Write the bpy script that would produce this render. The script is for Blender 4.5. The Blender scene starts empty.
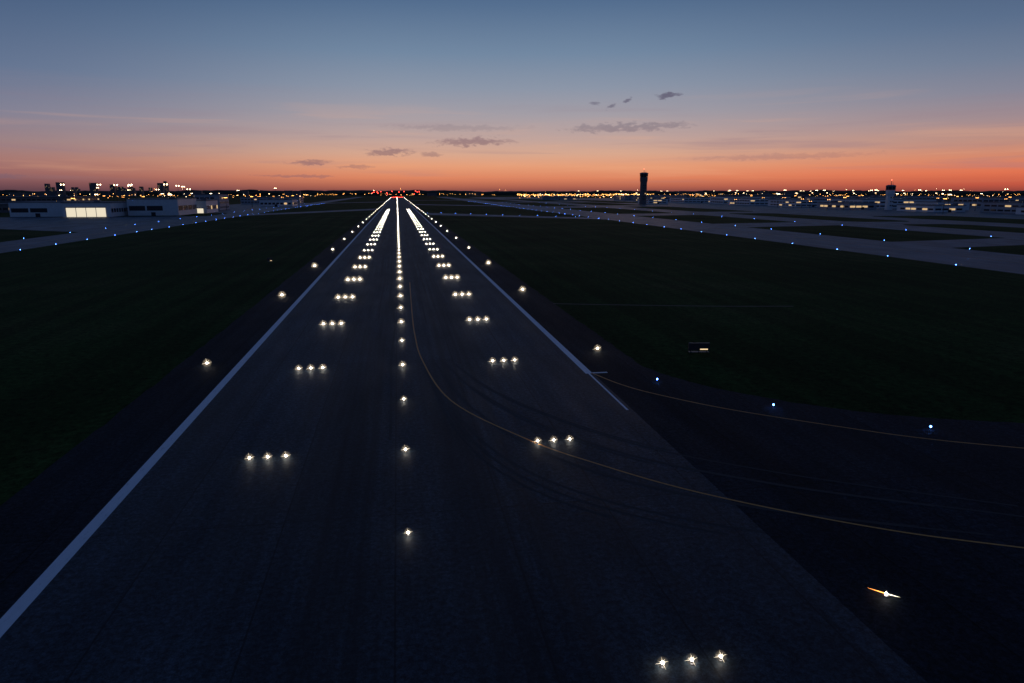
import bpy, math, random
from mathutils import Vector
random.seed(7)
scene = bpy.context.scene
scene.view_settings.view_transform = 'Standard'
scene.view_settings.look = 'None'
scene.view_settings.exposure = 0
scene.view_settings.gamma = 1

def lin(c):
    return tuple(((v/255)/12.92 if v/255 <= 0.04045 else (((v/255)+0.055)/1.055)**2.4) for v in c)

# ------------------------------------------------------------------ node helpers
class NT:
    def __init__(s, tree):
        s.t = tree; s.n = tree.nodes; s.l = tree.links
    def new(s, typ, **kw):
        n = s.n.new(typ)
        for k, v in kw.items(): setattr(n, k, v)
        return n
    def link(s, a, b): s.l.new(a, b)
    def put(s, sock, v):
        if isinstance(v, bpy.types.NodeSocket): s.l.new(v, sock)
        else: sock.default_value = v
    def m(s, op, a, b=None, c=None, clamp=False):
        n = s.new('ShaderNodeMath', operation=op); n.use_clamp = clamp
        s.put(n.inputs[0], a)
        if b is not None: s.put(n.inputs[1], b)
        if c is not None: s.put(n.inputs[2], c)
        return n.outputs[0]
    def ramp(s, fac, stops, interp='LINEAR'):
        n = s.new('ShaderNodeValToRGB'); cr = n.color_ramp; cr.interpolation = interp
        while len(cr.elements) > 1: cr.elements.remove(cr.elements[-1])
        cr.elements[0].position = stops[0][0]; cr.elements[0].color = (*stops[0][1], 1)
        for p, c in stops[1:]:
            e = cr.elements.new(p); e.color = (*c, 1)
        s.put(n.inputs[0], fac)
        return n.outputs[0]
    def mix(s, fac, a, b, mode='MIX'):
        n = s.new('ShaderNodeMix', data_type='RGBA', blend_type=mode)
        s.put(n.inputs[0], fac); s.put(n.inputs[6], a); s.put(n.inputs[7], b)
        return n.outputs[2]
    def smooth(s, v, lo, hi, a=0.0, b=1.0):
        n = s.new('ShaderNodeMapRange', interpolation_type='SMOOTHSTEP')
        s.put(n.inputs[0], v); n.inputs[1].default_value = lo; n.inputs[2].default_value = hi
        n.inputs[3].default_value = a; n.inputs[4].default_value = b
        return n.outputs[0]
    def noise(s, vec, scale, detail=3, rough=0.5, dist=0.0):
        n = s.new('ShaderNodeTexNoise'); s.put(n.inputs['Vector'], vec)
        n.inputs['Scale'].default_value = scale; n.inputs['Detail'].default_value = detail
        n.inputs['Roughness'].default_value = rough; n.inputs['Distortion'].default_value = dist
        return n.outputs[0]
    def mapping(s, vec, scale=(1,1,1), rot=(0,0,0), loc=(0,0,0)):
        n = s.new('ShaderNodeMapping'); s.put(n.inputs[0], vec)
        n.inputs[1].default_value = loc; n.inputs[2].default_value = rot; n.inputs[3].default_value = scale
        return n.outputs[0]

# ------------------------------------------------------------------ world
w = bpy.data.worlds.new("World"); scene.world = w; w.use_nodes = True
t = NT(w.node_tree); t.n.clear()
out = t.new('ShaderNodeOutputWorld'); bg = t.new('ShaderNodeBackground')
tc = t.new('ShaderNodeTexCoord')
sep = t.new('ShaderNodeSeparateXYZ'); t.link(tc.outputs['Generated'], sep.inputs[0])
x, y, z = sep.outputs
DEG = 57.29578
el = t.m('MULTIPLY', t.m('ARCSINE', z), DEG)
az = t.m('MULTIPLY', t.m('ARCTAN2', x, y), DEG)
elc = t.m('MAXIMUM', el, 0.0)
f1 = t.m('MULTIPLY', t.m('MINIMUM', elc, 30.0), 0.75/30)
f2 = t.m('MULTIPLY', t.m('SUBTRACT', t.m('MAXIMUM', elc, 30.0), 30.0), 0.25/60)
fac = t.m('ADD', f1, f2)
P = lambda d: d*0.75/30 if d <= 30 else 0.75+(d-30)*0.25/60
def stops(L): return [(P(d), lin(c)) for d, c in L]
center = t.ramp(fac, stops([(0,(124,72,70)),(0.4,(178,100,80)),(1.1,(222,134,98)),(2,(230,158,120)),(3,(216,168,143)),(4.2,(192,164,157)),(6,(164,158,166)),(8,(140,150,168)),(10.5,(114,136,162)),(14,(84,110,143)),(20,(56,82,120)),(30,(40,62,102)),(90,(24,42,78))]))
left = t.ramp(fac, stops([(0,(84,60,72)),(0.6,(120,80,86)),(1.3,(154,104,102)),(2.2,(165,120,115)),(3.4,(154,129,133)),(5.2,(130,129,148)),(8,(99,116,145)),(14,(60,86,122)),(20,(48,72,110)),(30,(38,58,98)),(90,(24,42,78))]))
right = t.ramp(fac, stops([(0,(136,64,58)),(0.5,(194,86,66)),(1.3,(226,114,80)),(2.3,(214,134,105)),(3.4,(190,141,127)),(4.8,(160,138,143)),(6.5,(133,133,150)),(8.5,(110,124,148)),(11,(88,108,138)),(15,(62,84,116)),(20,(48,70,106)),(30,(38,58,98)),(90,(24,42,78))]))
fl = t.smooth(az, -30, 2, 1, 0)
fr = t.smooth(az, 14, 50, 0, 1)
col = t.mix(fl, center, left); col = t.mix(fr, col, right)
back = t.smooth(y, -0.4, 0.45, 1, 0)
backc = t.ramp(fac, stops([(0,(54,70,102)),(8,(56,78,116)),(20,(44,68,108)),(90,(24,42,78))]))
col = t.mix(back, col, backc)
cmb = t.new('ShaderNodeCombineXYZ'); t.link(az, cmb.inputs[0]); t.link(el, cmb.inputs[1])
ae = cmb.outputs[0]
st = t.noise(t.mapping(ae, (0.05, 0.9, 1)), 1.0, 4, 0.55, 0.4)
band = t.m('MULTIPLY', t.smooth(el, 0.3, 1.5), t.smooth(el, 3.5, 8.5, 1, 0))
stf = t.m('MULTIPLY', t.m('MULTIPLY', t.smooth(st, 0.5, 0.72), band), 0.4)
col = t.mix(stf, col, (*lin((146,122,136)), 1))
stb = t.m('MULTIPLY', t.m('MULTIPLY', t.smooth(st, 0.3, 0.46, 1, 0), band), 0.2)
col = t.mix(stb, col, (*lin((240,176,136)), 1))
wn = t.m('SUBTRACT', t.noise(t.mapping(ae, (0.8, 2.2, 1)), 1.2, 5, 0.62), 0.5)
wn2 = t.m('SUBTRACT', t.noise(t.mapping(ae, (1.3, 3.0, 1), loc=(31, 7, 0)), 1.0, 5, 0.62), 0.5)
clouds = [ # az, el, half w, half h, opacity, tilt
 (21.6,7.3,0.95,0.24,0.8,0.12),(18.5,7.0,0.35,0.18,0.7,0.3),(17.2,6.6,0.4,0.18,0.6,0.4),(15.9,6.8,0.45,0.14,0.5,0),
 (18.6,5.0,5.4,0.36,0.40,0.02),(6.2,3.95,3.4,0.34,0.6,0.03),(-0.5,3.1,2.1,0.30,0.6,0.06),(2.9,2.95,1.1,0.16,0.45,0),
 (-6.6,2.25,1.7,0.22,0.6,0.05),(-3.2,1.95,1.5,0.17,0.4,0),(-7.5,1.2,3.2,0.13,0.45,0),(-26.5,1.0,1.1,0.2,0.6,0),
 (5,5.0,5.5,0.25,0.2,0.0),(30,2.6,7,0.22,0.22,0.01)]
for a0,e0,hw,hh,op,tilt in clouds:
    da = t.m('MULTIPLY_ADD', wn, hw*1.8, t.m('SUBTRACT', az, a0))
    de = t.m('MULTIPLY_ADD', wn2, hh*4.0, t.m('SUBTRACT', el, e0))
    de = t.m('MULTIPLY_ADD', da, -tilt, de)
    da = t.m('MULTIPLY', da, 1/hw); de = t.m('MULTIPLY', de, 1/hh)
    r = t.m('MULTIPLY_ADD', da, da, t.m('MULTIPLY', de, de))
    f = t.smooth(r, 0.0, 1.25, op, 0)
    cc = lin((92,86,108)) if e0 > 4 else lin((126,96,108))
    col = t.mix(f, col, (*cc, 1))
t.link(col, bg.inputs[0]); bg.inputs[1].default_value = 1.0
t.link(bg.outputs[0], out.inputs[0])
try:
    w.cycles.sampling_method = 'MANUAL'; w.cycles.sample_map_resolution = 256
except Exception: pass

sd = bpy.data.lights.new("sun", 'SUN'); sd.energy = 0.03; sd.angle = math.radians(8); sd.color = (1, 0.6, 0.4)
so = bpy.data.objects.new("sun", sd); scene.collection.objects.link(so)
so.rotation_euler = Vector((-0.35, -1, -0.06)).to_track_quat('-Z', 'Y').to_euler()

# ------------------------------------------------------------------ materials
def principled(name):
    m = bpy.data.materials.new(name); m.use_nodes = True
    t = NT(m.node_tree); b = t.n['Principled BSDF']
    return m, t, b
def obj_vec(t):
    g = t.new('ShaderNodeNewGeometry'); return g.outputs['Position']

def mat_plain(name, c, rough=0.7, var=0.15, scale=0.4, metal=0.0):
    m, t, b = principled(name)
    n = t.noise(obj_vec(t), scale, 3, 0.6)
    c1 = tuple(v*(1-var) for v in c); c2 = tuple(min(1, v*(1+var)) for v in c)
    t.link(t.ramp(n, [(0.3, c1), (0.7, c2)]), b.inputs['Base Color'])
    b.inputs['Roughness'].default_value = rough; b.inputs['Metallic'].default_value = metal
    return m
def mat_emit(name, c, s, sampling='AUTO'):
    m = bpy.data.materials.new(name); m.use_nodes = True
    t = NT(m.node_tree); t.n.clear()
    o = t.new('ShaderNodeOutputMaterial'); e = t.new('ShaderNodeEmission')
    e.inputs[0].default_value = (*c, 1); e.inputs[1].default_value = s
    t.link(e.outputs[0], o.inputs[0])
    try: m.cycles.emission_sampling = sampling
    except Exception: pass
    return m
def mat_glow(name, c, s):
    m = bpy.data.materials.new(name); m.use_nodes = True
    t = NT(m.node_tree); t.n.clear()
    o = t.new('ShaderNodeOutputMaterial'); e = t.new('ShaderNodeEmission')
    e.inputs[0].default_value = (*c, 1); e.inputs[1].default_value = s
    t.link(e.outputs[0], o.inputs['Volume'])
    return m

def mat_pavement(name, base, runway=False, cx=0.9, rough=(0.5, 0.75), spec=0.5, contrast=1.0, streaks=0.25):
    m, t, b = principled(name)
    v = obj_vec(t)
    big = t.noise(t.mapping(v, (0.09, 0.03, 1)), 1.0, 6, 0.7)
    k0, k1 = 1-0.38*contrast, 1+0.38*contrast
    c = t.ramp(big, [(0.34, tuple(k*k0 for k in base)), (0.66, tuple(k*k1 for k in base))])
    streak = t.noise(t.mapping(v, (0.7, 0.010, 1)), 1.0, 4, 0.6)
    sv = t.ramp(streak, [(0.32, (1-streaks,)*3), (0.5, (1,)*3), (0.68, (1+streaks,)*3)])
    c = t.mix(1.0, c, sv, 'MULTIPLY')
    grain = t.noise(v, 2.6, 5, 0.9)
    gv = t.ramp(grain, [(0.38, (0.25,)*3), (0.5, (0.9,)*3), (0.62, (2.0,)*3)])
    c = t.mix(1.0, c, gv, 'MULTIPLY')
    br = t.new('ShaderNodeTexBrick'); br.offset = 0.0
    t.put(br.inputs['Vector'], t.mapping(v, (1, 1, 1), rot=(0, 0, math.pi/2), loc=(0, cx, 0)))
    br.inputs['Color1'].default_value = (0.88,)*3+(1,); br.inputs['Color2'].default_value = (1.1,)*3+(1,)
    br.inputs['Mortar'].default_value = (0.4,)*3+(1,); br.inputs['Scale'].default_value = 1
    br.inputs['Mortar Size'].default_value = 0.06; br.inputs['Brick Width'].default_value = 45.72; br.inputs['Row Height'].default_value = 7.62
    c = t.mix(1.0, c, br.outputs[0], 'MULTIPLY')
    if runway:
        s = t.new('ShaderNodeSeparateXYZ'); t.link(v, s.inputs[0])
        ax = t.m('ABSOLUTE', t.m('SUBTRACT', s.outputs[0], cx))
        g = t.m('MULTIPLY', t.smooth(ax, 0.6, 4.0), t.smooth(ax, 6, 12, 1, 0))
        rn = t.noise(t.mapping(v, (1.2, 0.012, 1), loc=(5, 3, 0)), 1.0, 4, 0.6)
        f = t.m('MULTIPLY', t.m('MULTIPLY', g, t.smooth(rn, 0.3, 0.7)), 0.75)
        c = t.mix(f, c, (0.009, 0.011, 0.014, 1))
    t.link(c, b.inputs['Base Color'])
    rn = t.noise(t.mapping(v, (0.3, 0.05, 1)), 1.0, 2, 0.6)
    rr = t.m('MULTIPLY_ADD', rn, rough[1]-rough[0], rough[0])
    t.link(rr, b.inputs['Roughness']); b.inputs['Specular IOR Level'].default_value = spec
    bp = t.new('ShaderNodeBump'); bp.inputs['Strength'].default_value = 0.45; bp.inputs['Distance'].default_value = 0.04
    t.link(grain, bp.inputs['Height']); t.link(bp.outputs[0], b.inputs['Normal'])
    return m

M_run = mat_pavement("asphalt_runway", (0.028, 0.042, 0.055), True, rough=(0.55,0.8), spec=0.22)
M_sho = mat_pavement("asphalt_shoulder", (0.014, 0.020, 0.027), rough=(0.7,0.95), spec=0.10)
M_twy = mat_pavement("taxiway_concrete", (0.085, 0.106, 0.13), rough=(0.45, 0.7), spec=0.4)
M_apr = mat_pavement("apron_concrete", (0.085, 0.104, 0.128), rough=(0.45, 0.7), spec=0.35, contrast=1.5)

m, t, b = principled("grass"); v = obj_vec(t)
n1 = t.noise(v, 0.02, 5, 0.65); n2 = t.noise(v, 1.0, 5, 0.9)
c = t.ramp(n1, [(0.32, (0.012, 0.030, 0.007)), (0.52, (0.023, 0.048, 0.011)), (0.68, (0.050, 0.062, 0.019))])
c = t.mix(1.0, c, t.ramp(n2, [(0.36, (0.2,)*3), (0.64, (2.1,)*3)]), 'MULTIPLY')
mow = t.noise(t.mapping(v, (0.3, 0.004, 1)), 1.0, 2, 0.5)
c = t.mix(1.0, c, t.ramp(mow, [(0.4, (0.8,)*3), (0.6, (1.2,)*3)]), 'MULTIPLY')
t.link(c, b.inputs['Base Color']); b.inputs['Roughness'].default_value = 1.0; b.inputs['Specular IOR Level'].default_value = 0.04
M_grass = m

def mat_paint(name, col, lo=0.5):
    m, t, b = principled(name); v = obj_vec(t)
    n = t.noise(t.mapping(v, (3, 0.6, 1)), 1.0, 4, 0.8)
    t.link(t.ramp(n, [(0.30, tuple(k*lo for k in col)), (0.42, tuple(k*0.92 for k in col)), (0.7, col)]), b.inputs['Base Color'])
    b.inputs['Roughness'].default_value = 0.6
    return m
M_white = mat_paint("white_paint", (0.86, 0.88, 0.90), 0.65)
M_yellow = mat_paint("yellow_paint", (0.75, 0.30, 0.045))
M_metal = mat_plain("dark_metal", (0.06, 0.06, 0.065), 0.5, metal=0.6)
M_wall = mat_plain("grey_cladding", (0.38, 0.40, 0.44))
M_wallw = mat_plain("white_cladding", (0.74, 0.76, 0.78), 0.6, 0.08)
M_walld = mat_plain("brown_concrete", (0.16, 0.14, 0.14))
M_roof = mat_plain("roof_membrane", (0.15, 0.15, 0.17))
M_glass = mat_plain("dark_glass", (0.03, 0.035, 0.045), 0.15)
M_tree = mat_plain("tree_foliage", (0.025, 0.035, 0.02), 1.0, 0.4, 0.05)
M_bulb = mat_emit("lamp_white", (1, 0.93, 0.82), 45)
M_bulbf = mat_emit("lamp_white_far", (1, 0.92, 0.80), 45, 'NONE')
M_flare = mat_emit("lamp_flare_spikes", (1, 0.84, 0.62), 4.5, 'NONE')  # glowing spikes added to imitate a lens starburst
M_glow = mat_glow("lamp_glow_inner", (1, 0.86, 0.68), 1.3)  # emissive volume added around each lamp to imitate its soft glare
M_glow2 = mat_glow("lamp_glow_outer", (1, 0.78, 0.52), 0.16)  # wider, weaker shell of the same added glow
M_blue = mat_emit("lamp_blue", (0.08, 0.25, 1.0), 26, 'NONE')
M_red = mat_emit("lamp_red", (1, 0.05, 0.03), 30, 'NONE')
M_streak = mat_emit("amber_flare_streak", (1, 0.32, 0.07), 5, 'NONE')  # amber glare streak modelled as a glowing spike, not a bulb
M_sod = mat_emit("lamp_sodium", (1, 0.42, 0.10), 11, 'NONE')
M_sodw = mat_emit("lamp_warm_white", (1, 0.74, 0.42), 16, 'NONE')
M_win = mat_emit("lit_window", (1, 0.66, 0.32), 0.7, 'NONE')
M_hang = mat_emit("lit_hangar_interior", (1, 0.88, 0.66), 0.85, 'NONE')

# ------------------------------------------------------------------ mesh builder
class MB:
    def __init__(s): s.v = []; s.f = []; s.mi = []
    def add(s, vs, fs, mi=0):
        o = len(s.v); s.v += [tuple(p) for p in vs]
        for f in fs: s.f.append(tuple(i+o for i in f)); s.mi.append(int(mi))
    def box(s, x0, x1, y0, y1, z0, z1, mi=0):
        s.add([(x0,y0,z0),(x1,y0,z0),(x1,y1,z0),(x0,y1,z0),(x0,y0,z1),(x1,y0,z1),(x1,y1,z1),(x0,y1,z1)],
              [(0,3,2,1),(4,5,6,7),(0,1,5,4),(1,2,6,5),(2,3,7,6),(3,0,4,7)], mi)
    def quad(s, a, b_, c, d, mi=0): s.add([a,b_,c,d],[(0,1,2,3)],mi)
    def loft(s, cx, cy, rings, n=12, mi=0, cap=True):
        vs = []
        for r, zz in rings:
            for i in range(n):
                a = 2*math.pi*(i+0.5)/n; vs.append((cx+r*math.cos(a), cy+r*math.sin(a), zz))
        fs = []
        for k in range(len(rings)-1):
            for i in range(n):
                j = (i+1) % n; fs.append((k*n+i, k*n+j, (k+1)*n+j, (k+1)*n+i))
        if cap: fs.append(tuple((len(rings)-1)*n+i for i in range(n))); fs.append(tuple(reversed(range(n))))
        s.add(vs, fs, mi)
    def octa(s, c, r, mi=0):
        x, y, z = c
        s.add([(x+r,y,z),(x-r,y,z),(x,y+r,z),(x,y-r,z),(x,y,z+r),(x,y,z-r)],
              [(0,2,4),(2,1,4),(1,3,4),(3,0,4),(2,0,5),(1,2,5),(3,1,5),(0,3,5)], mi)
    def ball(s, c, r, mi=0, n=6, m=4):
        vs = [(c[0],c[1],c[2]+r)]
        for j in range(1, m):
            p = math.pi*j/m
            for i in range(n):
                a = 2*math.pi*i/n; vs.append((c[0]+r*math.sin(p)*math.cos(a), c[1]+r*math.sin(p)*math.sin(a), c[2]+r*math.cos(p)))
        vs.append((c[0],c[1],c[2]-r)); fs = []
        for i in range(n): fs.append((0, 1+i, 1+(i+1)%n))
        for j in range(m-2):
            for i in range(n):
                a = 1+j*n+i; b_ = 1+j*n+(i+1)%n; fs.append((a, a+n, b_+n, b_))
        L = len(vs)-1
        for i in range(n): fs.append((L, 1+(m-2)*n+(i+1)%n, 1+(m-2)*n+i))
        s.add(vs, fs, mi)
    def spike(s, c, d, L, r, mi=0):
        d = Vector(d).normalized(); c = Vector(c)
        u = d.orthogonal().normalized(); w_ = d.cross(u)
        vs = [c+u*r, c+w_*r, c-u*r, c-w_*r, c+d*L]
        s.add(vs, [(0,1,4),(1,2,4),(2,3,4),(3,0,4)], mi)
    def mesh(s, name, mats):
        me = bpy.data.meshes.new(name); me.from_pydata(s.v, [], s.f)
        for m_ in mats: me.materials.append(m_)
        me.polygons.foreach_set('material_index', s.mi); me.update(); return me
    def build(s, name, mats, parent=None):
        o = bpy.data.objects.new(name, s.mesh(name, mats)); scene.collection.objects.link(o)
        if parent: o.parent = parent
        return o
def inst(name, me, loc, sc=1.0, rz=0.0):
    o = bpy.data.objects.new(name, me); o.location = loc; o.scale = (sc,)*3; o.rotation_euler = (0,0,rz)
    scene.collection.objects.link(o); return o
def empty(name, loc=(0,0,0)):
    e = bpy.data.objects.new(name, None); e.location = loc; scene.collection.objects.link(e); return e

def catmull(pts, n=10):
    P_ = [Vector(p) for p in pts]; P_ = [2*P_[0]-P_[1]]+P_+[2*P_[-1]-P_[-2]]; o = []
    for i in range(1, len(P_)-2):
        a,b_,c,d = P_[i-1:i+3]
        for k in range(n):
            u = k/n
            o.append(0.5*((2*b_)+(c-a)*u+(2*a-5*b_+4*c-d)*u*u+(3*b_-a-3*c+d)*u**3))
    o.append(P_[-2]); return o
def strip(mb, pts, width, z, mi=0):
    vs = []; N = len(pts)
    for i, p in enumerate(pts):
        tdir = (pts[min(i+1,N-1)]-pts[max(i-1,0)]).normalized(); nrm = Vector((-tdir.y, tdir.x))
        a = p+nrm*width/2; b_ = p-nrm*width/2; vs += [(a.x,a.y,z),(b_.x,b_.y,z)]
    mb.add(vs, [(2*i, 2*i+1, 2*i+3, 2*i+2) for i in range(N-1)], mi)

# ------------------------------------------------------------------ ground
CX = 0.9
g = MB(); R = 14000; n = 96
g.add([(0,0,0)]+[(R*math.cos(2*math.pi*i/n), R*math.sin(2*math.pi*i/n), 0) for i in range(n)], [(0,1+i,1+(i+1)%n) for i in range(n)])
g.build("ground", [M_grass])

RL = 3000
def rect(name, x0, x1, y0, y1, z, mat, seg=1):
    b_ = MB()
    for i in range(seg):
        a = y0+(y1-y0)*i/seg; c = y0+(y1-y0)*(i+1)/seg
        b_.quad((x0,a,z),(x1,a,z),(x1,c,z),(x0,c,z))
    return b_.build(name, [mat])
rect("runway", CX-22.86, CX+22.86, -200, RL, 0.012, M_run, 20)
def shoulder(x0, x1, outer):
    b_ = MB(); ys = [-200+i*2.0 for i in range(360)]+[520+i*124 for i in range(21)]
    vs = []
    for yy in ys:
        j = random.uniform(-.16,.16)
        vs += [((x0+j) if outer<0 else x0, yy, .008), ((x1+j) if outer>0 else x1, yy, .008)]
    b_.add(vs, [(2*i,2*i+1,2*i+3,2*i+2) for i in range(len(ys)-1)]); b_.build("runway_shoulder",[M_sho])
shoulder(CX-30.3, CX-22.86, -1); shoulder(CX+22.86, CX+30.3, 1)
fl_pts = catmull([(29.9,118),(30.2,97),(31.2,84),(35,74),(42.2,65.5),(50,60),(61.2,55.4),(90,46),(130,34),(175,20)], 12)
b_ = MB(); N = len(fl_pts); vs = []
for p in fl_pts:
    vs += [(p.x+random.uniform(-.15,.15), p.y+random.uniform(-.15,.15), 0.006), (24 + (p.x-29.9)*0.9, -120, 0.006)]
b_.add(vs, [(2*i, 2*i+1, 2*i+3, 2*i+2) for i in range(N-1)])
b_.build("exit_taxiway", [M_sho])

# painted markings
mk = MB()
for i in range(30):
    a = -150+(RL+150)*i/30; c = -150+(RL+150)*(i+1)/30
    mk.quad((CX-22.8,a,.018),(CX-21.9,a,.018),(CX-21.9,c,.018),(CX-22.8,c,.018))
    a2 = 81+(RL-81)*i/30; c2 = 81+(RL-81)*(i+1)/30
    mk.quad((CX+21.9,a2,.018),(CX+22.8,a2,.018),(CX+22.8,c2,.018),(CX+21.9,c2,.018))
mk.quad((CX+22.2,66,.018),(CX+22.45,66,.018),(CX+22.45,81,.018),(CX+22.2,81,.018))
mk.quad((CX+22.8,81,.018),(CX+24.8,81,.018),(CX+24.8,81.5,.018),(CX+22.8,81.5,.018))
mk.build("runway_edge_marking", [M_white])
yl = MB()
lead = catmull([(2.4,175),(2.2,153),(2.0,125),(2.05,108),(2.6,91.8),(5.0,72.7),(11.0,59.4),(16.1,52.2),(22.1,45.6),(30.8,38.9),(39.2,34.4),(60,25),(100,10)], 10)
strip(yl, lead, 0.20, 0.022)
ed = catmull([(23.6,81.3),(25.6,75.6),(28.2,71.2),(33.9,64.5),(42.5,57.2),(48,53.2),(54.9,49.6),(75,40),(120,24)], 10)
strip(yl, ed, 0.20, 0.022)
yl.build("taxiway_line_marking", [M_yellow])
tm = MB()
M_rub = mat_plain("tyre_rubber", (0.014,0.018,0.022), 0.8, 0.3)
for k in range(10):
    off = random.uniform(-6, 5); q = catmull([(4+off*.3,95),(8+off*.6,70+off),(15+off,54+off),(26+off,44+off),(42+off,36+off*.6)], 8)
    strip(tm, q[random.randint(0,8):random.randint(20,33)], 0.25, 0.0150+0.0003*k)
for k in range(26):
    X = CX+random.choice((-1,1))*random.uniform(2.2,8.5); Y = random.uniform(60,420); L = random.uniform(40,130)
    pts = [Vector((X+0.4*math.sin(j*.7+k)*j/12, Y+L*j/12)) for j in range(13)]
    strip(tm, pts, random.uniform(.25,.5), 0.0135+0.0002*k*.3)
tm.build("tyre_marks", [M_rub])
sp = MB(); strip(sp, catmull([(31,136),(45,132),(63,127.5),(78,125)],6), 0.8, 0.01); sp.build("gravel_path", [mat_plain("gravel",(0.16,0.12,0.08),1)])

rect("taxiway", 172, 224, -300, 3200, 0.02, M_twy, 12)
rect("taxiway", -180, -148, -300, 3200, 0.02, M_twy, 12)
ap = MB()
ap.quad((300,-300,.03),(600,-300,.03),(600,3000,.03),(300,3000,.03))
for (a,c) in [(250,285),(420,470),(640,700),(980,1080),(1500,1600),(2200,2400)]:
    ap.quad((224,a,.03),(300,a+15,.03),(300,c+15,.03),(224,c,.03))
ap.quad((600,500,.03),(1100,500,.03),(1400,2600,.03),(600,2600,.03))
ap.build("apron", [M_apr])
isl = MB()
for (x0,x1,y0,y1) in [(345,395,300,440),(345,400,480,700),(345,420,760,1050),(440,520,380,600),(345,430,1150,1500),(450,540,1400,1900),(340,430,1650,2300)]:
    pts = [(x0+8,y0),(x1-8,y0),(x1,y0+14),(x1,y1-14),(x1-8,y1),(x0+8,y1),(x0,y1-14),(x0,y0+14)]
    isl.add([(*p,.042) for p in pts],[tuple(range(8))])
isl.build("grass_islands",[M_grass])
cn = MB()
cn.quad((31,700,.016),(172,560,.016),(172,600,.016),(31,770,.016))
cn.quad((31,1250,.016),(172,1100,.016),(172,1150,.016),(31,1330,.016))
cn.quad((31,1900,.016),(172,1900,.016),(172,1950,.016),(31,1950,.016))
cn.quad((-29,900,.016),(-29,980,.016),(-148,760,.016),(-148,700,.016))
cn.quad((-29,1600,.016),(-29,1680,.016),(-148,1500,.016),(-148,1440,.016))
cn.build("connector_taxiway", [M_twy])
al = MB()
al.quad((-180,430,.03),(-180,700,.03),(-420,690,.03),(-420,600,.03))
al.quad((-180,800,.03),(-180,1500,.03),(-300,1500,.03),(-300,800,.03))
al.build("apron", [M_apr])
tl = MB()
for X in (198, 320, -164):
    strip(tl, [Vector((X,-200+i*100)) for i in range(33)], 0.3, 0.045)
tl.build("taxiway_line_marking", [M_yellow])

# ------------------------------------------------------------------ airfield lights
def light_mesh(name, xs, gsc, far=False, stem=False):
    b_ = MB(); r = 0.085*(0.6+0.4*gsc) ; arm = 0.46*gsc; th = 0.013*gsc
    zc = (0.36 if stem else 0.22)+0.16*(gsc-0.7)
    for dx in xs:
        if stem: b_.loft(dx,0,[(0.09,0.02),(0.05,0.05),(0.03,0.08),(0.03,zc-r*.7)],8,0)
        else: b_.loft(dx,0,[(0.16,0.02),(0.15,0.045),(0.06,0.07),(0.04,zc-r*.7)],12,0)
        b_.ball((dx,0,zc), r, 1, 6, 4)
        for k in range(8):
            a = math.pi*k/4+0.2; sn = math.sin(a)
            b_.spike((dx,0,zc),(math.cos(a),-0.9*sn if sn<0 else 0.2*sn,max(sn,-0.25)), arm*(1 if k%2==0 else 0.7)*(1.2 if sn<0 else 1), th, 2)  # starburst flare built into the shape as glowing spikes
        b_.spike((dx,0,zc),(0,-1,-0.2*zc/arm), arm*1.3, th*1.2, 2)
        b_.ball((dx,0,zc), 0.19*gsc, 3, 10, 8)  # glow sphere, imitated glare rather than a fixture part
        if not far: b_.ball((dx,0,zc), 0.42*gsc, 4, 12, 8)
    return b_.mesh(name, [M_metal, M_bulbf if far else M_bulb, M_flare, M_glow, M_glow2])
levels = [0.7,0.95,1.25,1.6,1.9,2.2]
def lvl(D):
    v_ = 0.6+1.6*min(1, max(0, (D-30)/150)); return min(range(6), key=lambda i: abs(levels[i]-v_))  # lamp, flare and glow enlarged with distance to imitate glare spread
cache = {}
def get(kind, D):
    k = (kind, lvl(D), D > 260)
    if k not in cache:
        xs = (-1.5,0,1.5) if kind == 'bar' else (0,)
        cache[k] = light_mesh(kind+"_light", xs, levels[k[1]]*(1.1 if kind=='edge' else 1), k[2], kind=='edge')
    return cache[k]
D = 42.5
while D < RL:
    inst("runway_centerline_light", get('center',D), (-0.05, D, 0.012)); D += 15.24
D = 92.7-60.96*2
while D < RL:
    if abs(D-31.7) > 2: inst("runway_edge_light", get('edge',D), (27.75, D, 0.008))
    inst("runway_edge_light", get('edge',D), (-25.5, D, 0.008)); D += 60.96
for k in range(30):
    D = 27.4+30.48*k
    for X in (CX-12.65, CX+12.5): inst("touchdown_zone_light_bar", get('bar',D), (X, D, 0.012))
ib = MB(); ib.loft(0,0,[(0.2,0.02),(0.18,0.05),(0.1,0.07)],12,0); ib.ball((0,0,.14),.08,1)
ib.spike((0,0,.14),(-0.8,0.75,0.05),1.0,.03,2); ib.spike((0,0,.14),(0.75,-0.75,0.05),.7,.035,3)  # glare streaks of this lamp, built as glowing spikes
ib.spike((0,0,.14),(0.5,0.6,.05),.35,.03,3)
io = ib.build("inset_runway_edge_light", [M_metal, M_bulb, M_streak, M_flare]); io.location = (26.7, 31.0, 0.01)
def simple_light(name, mat, r=0.1):
    b_ = MB(); b_.loft(0,0,[(0.1,0.02),(0.04,0.06),(0.03,0.3)],8,0); b_.ball((0,0,0.36), r, 1); return b_.mesh(name,[M_metal,mat])
me_bl = simple_light("taxiway_edge_light", M_blue, 0.10)
for p in [(30.3,75.9),(38.8,64.2),(50.1,55.3)]:
    inst("taxiway_edge_light", me_bl, (*p, 0.006))
me_bl2 = simple_light("taxiway_edge_light_far", M_blue, 0.12)
for X, y0, y1, st_ in [(171,130,1700,30),(225,140,1500,50),(299,250,1500,60),(-147,180,1500,30),(-181,220,1500,50)]:
    yy = y0
    while yy < y1:
        inst("taxiway_edge_light", me_bl2, (X, yy+random.uniform(-3,3), 0.02)); yy += st_
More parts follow.
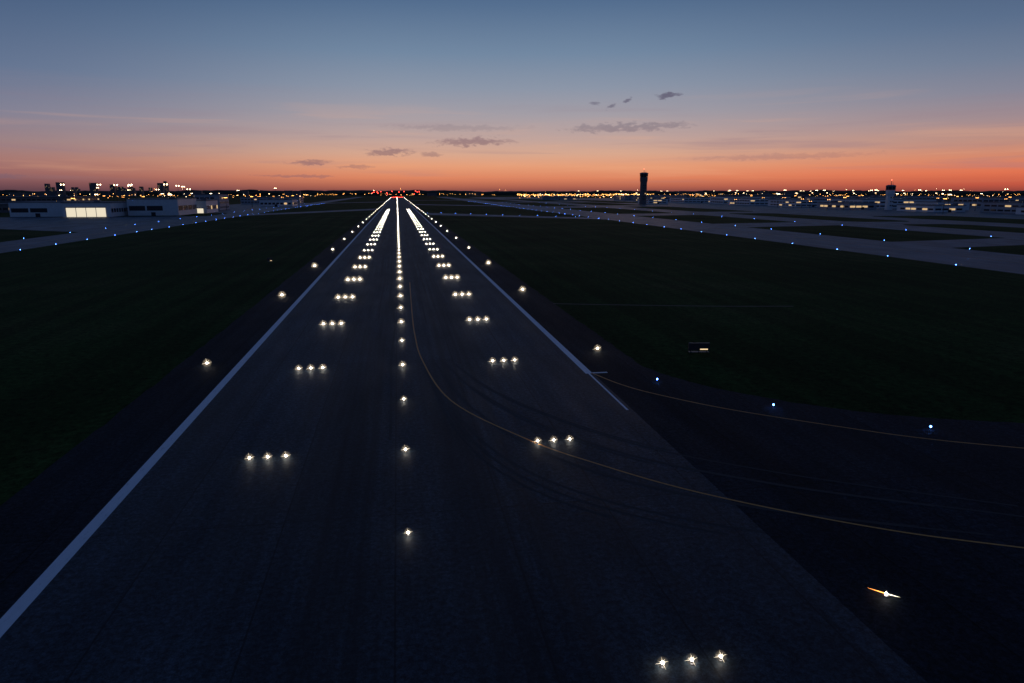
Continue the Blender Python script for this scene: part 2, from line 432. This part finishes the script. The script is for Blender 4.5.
for i in range(0,40,4):
    a = i/39; inst("taxiway_edge_light", me_bl2, (32+139*a, 770-165*a, 0.02))
me_r = simple_light("runway_end_light", M_red, 0.9)
for i in range(8):
    inst("runway_end_light", me_r, (CX-21+i*6, RL+6, 0.3))
ob = MB()
for i in range(14):
    X = random.uniform(-170, 190); Z = random.uniform(8, 30); Y = 3600+random.uniform(0,300)
    ob.box(X-.3,X+.3,Y-.3,Y+.3,0,Z-1,0); ob.octa((X,Y,Z),1.6,1)
ob.build("approach_light_masts", [M_metal, M_red])

# ------------------------------------------------------------------ signs
def sign(loc, rz, w_=2.9, h=0.95):
    e = empty("airfield_sign", loc); e.rotation_euler = (0,0,rz)
    a = MB(); a.box(-w_/2,w_/2,-.16,.16,.32,.32+h); a.box(-w_/2-.05,w_/2+.05,-.2,.2,.32+h,.38+h)
    a.box(-w_/2-.05,-w_/2,-.2,.2,.28,.32+h); a.box(w_/2,w_/2+.05,-.2,.2,.28,.32+h)
    a.build("housing",[M_metal],e)
    l = MB()
    for q in (-.4,0,.4): l.box(w_*q-.05,w_*q+.05,-.05,.05,0,.32)
    l.box(-w_/2,w_/2,-.4,.4,-0.05,0.05); l.build("legs",[M_metal],e)
    f = MB(); f.box(w_*.05,w_/2-.2,-.19,-.165,.36,.50); f.build("lit_strip",[mat_emit("sign_glow",(1,.72,.4),1.2)],e)
sign((42,90,0.03), math.radians(-8))
sign((-42,235,0.03), 0.1, 1.6, 0.9)
sign((-140,262,0.03), 0.1, 4, 1.1)

# ------------------------------------------------------------------ buildings
def building(name, x0, x1, y0, y1, h, wall, floors=2, lit=0.4, door=None, side='L', bay=6.0):
    e = empty(name)
    a = MB(); a.box(x0,x1,y0,y1,0,h)
    a.build("walls",[wall],e)
    r = MB(); r.box(x0-.5,x1+.5,y0-.5,y1+.5,h,h+.8)
    for k in range(max(1,int((x1-x0)/25))):
        ux = random.uniform(x0+4,x1-8); uy = random.uniform(y0+3,max(y0+4,y1-8)); r.box(ux,ux+random.uniform(3,7),uy,uy+4,h+.8,h+.8+random.uniform(1,2.6))
    r.build("roof",[M_roof],e)
    wd = MB(); fh = h/(floors+0.3)
    def win(ax, p, q0, q1, z0, z1, mi):
        if ax == 'y': wd.box(q0,q1,p-.12,p-.02,z0,z1,mi)
        elif ax == 'x-': wd.box(p-.12,p-.02,q0,q1,z0,z1,mi)
        else: wd.box(p+.02,p+.12,q0,q1,z0,z1,mi)
    for f in range(floors):
        z0 = fh*f+fh*.4; z1 = fh*f+fh*.78
        xx = x0+1.5
        while xx+bay-1.5 < x1:
            if not (door and door[0]-1 < xx+bay/2 < door[1]+1 and z0 < door[2]):
                win('y', y0, xx, xx+bay-1.6, z0, z1, 1 if random.random()<lit else 0)
            xx += bay
        yy = y0+1.5
        while yy+bay-1.5 < y1:
            win('x-' if side=='L' else 'x+', x0 if side=='L' else x1, yy, yy+bay-1.6, z0, z1, 1 if random.random()<lit else 0)
            yy += bay
    wd.build("windows",[M_glass,M_win],e)
    d = MB()
    if door:
        d.box(door[0],door[1],y0-.14,y0-.03,0,door[2],0)
        nb = int((door[1]-door[0])/7)
        for k in range(nb+1):
            px = door[0]+(door[1]-door[0])*k/nb; d.box(px-.2,px+.2,y0-.4,y0-.16,0,door[2],1)
        d.box(door[0]-.5,door[1]+.5,y0-.6,y0-.45,door[2],door[2]+1,1)
        d.build("hangar_door",[M_hang,M_wall],e)
    else:
        mx = (x0+x1)/2; d.box(mx-2,mx+2,y0-.3,y0-.14,0,3.2,0); d.build("door",[M_glass],e)
    return e
building("hangar", -352,-305,705,760,13,M_wallw,1,.0,None,'R',16)
building("hangar", -303,-262,695,750,12.5,M_wallw,1,0,(-300,-266,8.2),'R')
building("hangar", -258,-212,725,790,15.5,M_wallw,1,.0,None,'R',16)
building("hangar", -226,-205,800,850,13,M_wallw,1,.3,(-224,-208,5),'R')
building("office_building", -252,-222,930,980,19,M_wall,3,.2,None,'R')
building("warehouse", -330,-250,1020,1080,12,M_wall,2,.05,None,'R')
building("warehouse", -215,-165,1150,1210,10,M_wallw,1,.1,None,'R')
building("warehouse", -520,-420,1000,1080,16,M_walld,3,.1,None,'R')
building("warehouse", -450,-380,850,900,9,M_walld,1,.1,None,'R')
building("terminal_building", -300,-190,1420,1480,12,M_wall,2,.15,None,'R')
specs = [(626,690,560,620,7,M_wallw,1,.2),(650,760,640,690,11,M_wall,2,.2),(600,640,700,760,7,M_wallw,1,.3),(655,700,760,800,10,M_wallw,2,.2),
 (585,625,830,900,8,M_wall,1,.3),(640,760,880,960,12,M_wallw,2,.16),(600,660,980,1060,10,M_wallw,2,.2),(690,820,1030,1100,14,M_wall,2,.16),
 (600,700,1120,1200,11,M_wallw,2,.16),(620,760,1260,1320,13,M_wallw,2,.16),(600,680,1400,1480,10,M_wallw,2,.2),(720,900,1420,1500,16,M_walld,2,.15),
 (590,700,1600,1700,11,M_wall,2,.15),(480,520,1290,1350,9,M_wallw,2,.2),(760,860,720,760,11,M_walld,2,.15),(850,980,900,960,14,M_wall,2,.15),
 (900,1050,1200,1280,14,M_wall,2,.1),(620,800,1850,1950,13,M_wall,2,.1),(420,520,2000,2060,10,M_wall,2,.1),(1000,1150,1000,1060,13,M_walld,2,.1)]
for i,s_ in enumerate(specs):
    building("terminal_building" if s_[4] > 12 else "cargo_building", *s_[:4], s_[4], s_[5], s_[6], s_[7], bay=9)

def tower(name, X, Y, h, r, cab, wall, litcab):
    e = empty(name)
    a = MB(); a.loft(X,Y,[(r*1.02,0),(r,h*.5),(r*.98,h-3*cab)],8)
    a.loft(X,Y,[(r*.98,h-3*cab),(cab*1.08,h-2.4*cab),(cab*1.12,h-1.45*cab)],8); a.build("shaft",[wall],e)
    for_ = MB()
    z_ = h*.15
    while z_ < h-3.4*cab:
        for k in range(2): for_.box(X-r*.45+k*r*.6, X-r*.15+k*r*.6, Y-r*1.06, Y-r*.9, z_, z_+1.6, random.random()<.25)
        z_ += 5
    for_.build("windows",[M_glass,M_win],e)
    c = MB(); c.loft(X,Y,[(cab*.98,h-1.43*cab),(cab*1.14,h-.55*cab)],8); c.build("cab_glass",[M_win if litcab else M_glass],e)
    rf = MB(); rf.loft(X,Y,[(cab*1.24,h-.54*cab),(cab*1.2,h-.3*cab),(cab*.7,h-.12*cab)],8)
    rf.loft(X,Y,[(.5,h-.1*cab),(.15,h+5)],6); rf.loft(X+cab*.5,Y,[(.25,h-.1*cab),(.1,h+3)],6)
    for k in range(8):
        aa = 2*math.pi*(k+.5)/8; px, py = X+cab*1.1*math.cos(aa), Y+cab*1.1*math.sin(aa); rf.box(px-.25,px+.25,py-.25,py+.25,h-1.43*cab,h-.54*cab)
    rf.build("cab_roof",[M_roof],e)
    rl = MB(); rl.octa((X,Y,h+5.5),.5,0); rl.build("beacon",[M_red],e)
tower("control_tower", 458,1260,59,6.4,6.6,M_walld,False)
tower("ramp_control_tower", 622,803,32,4.6,5.0,M_wallw,False)

# ------------------------------------------------------------------ masts and distant lights
def mast_mesh(h, mat, n_=3, r=0.5):
    b_ = MB(); b_.loft(0,0,[(.35,0),(.15,h)],8,0); b_.box(-1.8,1.8,-.15,.15,h,h+.3,0)
    for k in range(n_):
        xx = -1.5+3*k/max(1,n_-1); b_.box(xx-.35,xx+.35,-.55,-.1,h-.35,h+.05,0); b_.octa((xx,-.7,h-.5),r,1)
    return b_.mesh("apron_light_mast",[M_metal,mat])
mm = [mast_mesh(20,M_sodw,3,.5), mast_mesh(13,M_sod,2,.45), mast_mesh(26,M_sodw,2,.6), mast_mesh(16,M_sod,3,.45), mast_mesh(10,M_sod,2,.4)]
for i in range(115):
    Y = random.uniform(600, 2200); X = random.uniform(560, 620+Y*.45)
    inst("apron_light_mast", random.choice(mm), (X,Y,0.03))
mw = mast_mesh(31, M_sodw, 2, .75)
for i in range(44):
    Y = random.uniform(700, 1900); X = -random.uniform(190, 240+Y*.28)
    inst("apron_light_mast", random.choice(mm+[mw]), (X,Y,0.03))
for X,Y in [(-330,900),(-300,860),(-350,1000),(-290,1000),(-250,820)]:
    inst("apron_light_mast", mw, (X,Y,0.03))
dl = MB()
def scatter(n_, r0, r1, y0, y1, z0, z1, s0, s1, warm):
    for i in range(n_):
        Y = random.uniform(y0,y1); X = Y*random.uniform(r0,r1); Z = random.uniform(z0,z1)
        dl.octa((X,Y,Z), random.uniform(s0,s1)*Y/2500, 0 if random.random()<warm else 1)
scatter(420, .17, .38, 2000, 4300, 5, 13, .5, 1.0, .85)
scatter(240, .30, .62, 1900, 4300, 5, 13, .4, .8, .9)
scatter(260, .5, 1.15, 1500, 3600, 5, 14, .4, .9, .85)
scatter(70, -.12, .14, 3200, 4700, 6, 14, .4, .8, .9)
scatter(190, -.6, -.1, 1700, 4300, 6, 14, .4, .9, .75)
scatter(30, -.6, 1.2, 3000, 4600, 22, 40, .4, .8, .6)
dl.build("distant_city_lights",[M_sod,M_sodw])

sk = MB()
for i in range(16):
    Y = 4200+random.uniform(-200,300); X = -Y*random.uniform(.30,.46); ww = random.uniform(14,34); h = random.uniform(32,72)
    sk.box(X-ww/2,X+ww/2,Y,Y+25,0,h); 
    if random.random()<.5: sk.box(X-ww/4,X+ww/4,Y+4,Y+18,h,h+random.uniform(5,12))
    for k in range(5):
        zz = random.uniform(25,h-3); xx = X+random.uniform(-ww/2+2,ww/2-2); sk.box(xx-1,xx+1,Y-.5,Y-.1,zz,zz+1.6,1)
for i in range(50):
    Y = 4000+random.uniform(-300,300); X = Y*random.uniform(-.62,1.2); ww = random.uniform(20,80); h = random.uniform(14,30)
    sk.box(X-ww/2,X+ww/2,Y,Y+25,0,h)
sk.build("distant_city_skyline",[M_walld,M_win])

tr = MB()
def treeline(rad, hmin, hmax, thick, seed):
    random.seed(seed); n_ = 1600; base = []
    ph = [random.uniform(0,6.28) for _ in range(6)]
    for i in range(n_+1):
        a = 2*math.pi*i/n_
        k = sum(math.sin(a*f+p) for f,p in zip((5,11,23,47,90,170),ph))/6
        hh = hmin+(hmax-hmin)*(.5+.8*k)+random.uniform(-1,1)*2
        base.append((a,max(6,hh)))
    vs=[]
    for a,hh in base:
        c_,s_=math.sin(a),math.cos(a)
        vs += [(rad*c_,rad*s_,0),((rad+10)*c_,(rad+10)*s_,hh*.7),((rad+thick*.5)*c_,(rad+thick*.5)*s_,hh),((rad+thick)*c_,(rad+thick)*s_,0)]
    fs=[]
    for i in range(n_):
        o=4*i
        for k in range(3): fs.append((o+k,o+4+k,o+5+k,o+1+k))
    tr.add(vs,fs)
treeline(4700,18,28,90,3); treeline(6500,26,42,150,9)
tr.build("distant_treeline",[M_tree])

# ------------------------------------------------------------------ camera
cam = bpy.data.cameras.new("camera"); co = bpy.data.objects.new("camera", cam); scene.collection.objects.link(co)
cam.sensor_width = 36; cam.lens = 683/1024*36; cam.clip_end = 40000; cam.clip_start = 0.1
co.location = (0,0,22.5)
co.rotation_euler = (math.radians(90-12.35), 0, math.radians(-9.34))
scene.camera = co
print("done", len(bpy.data.objects))
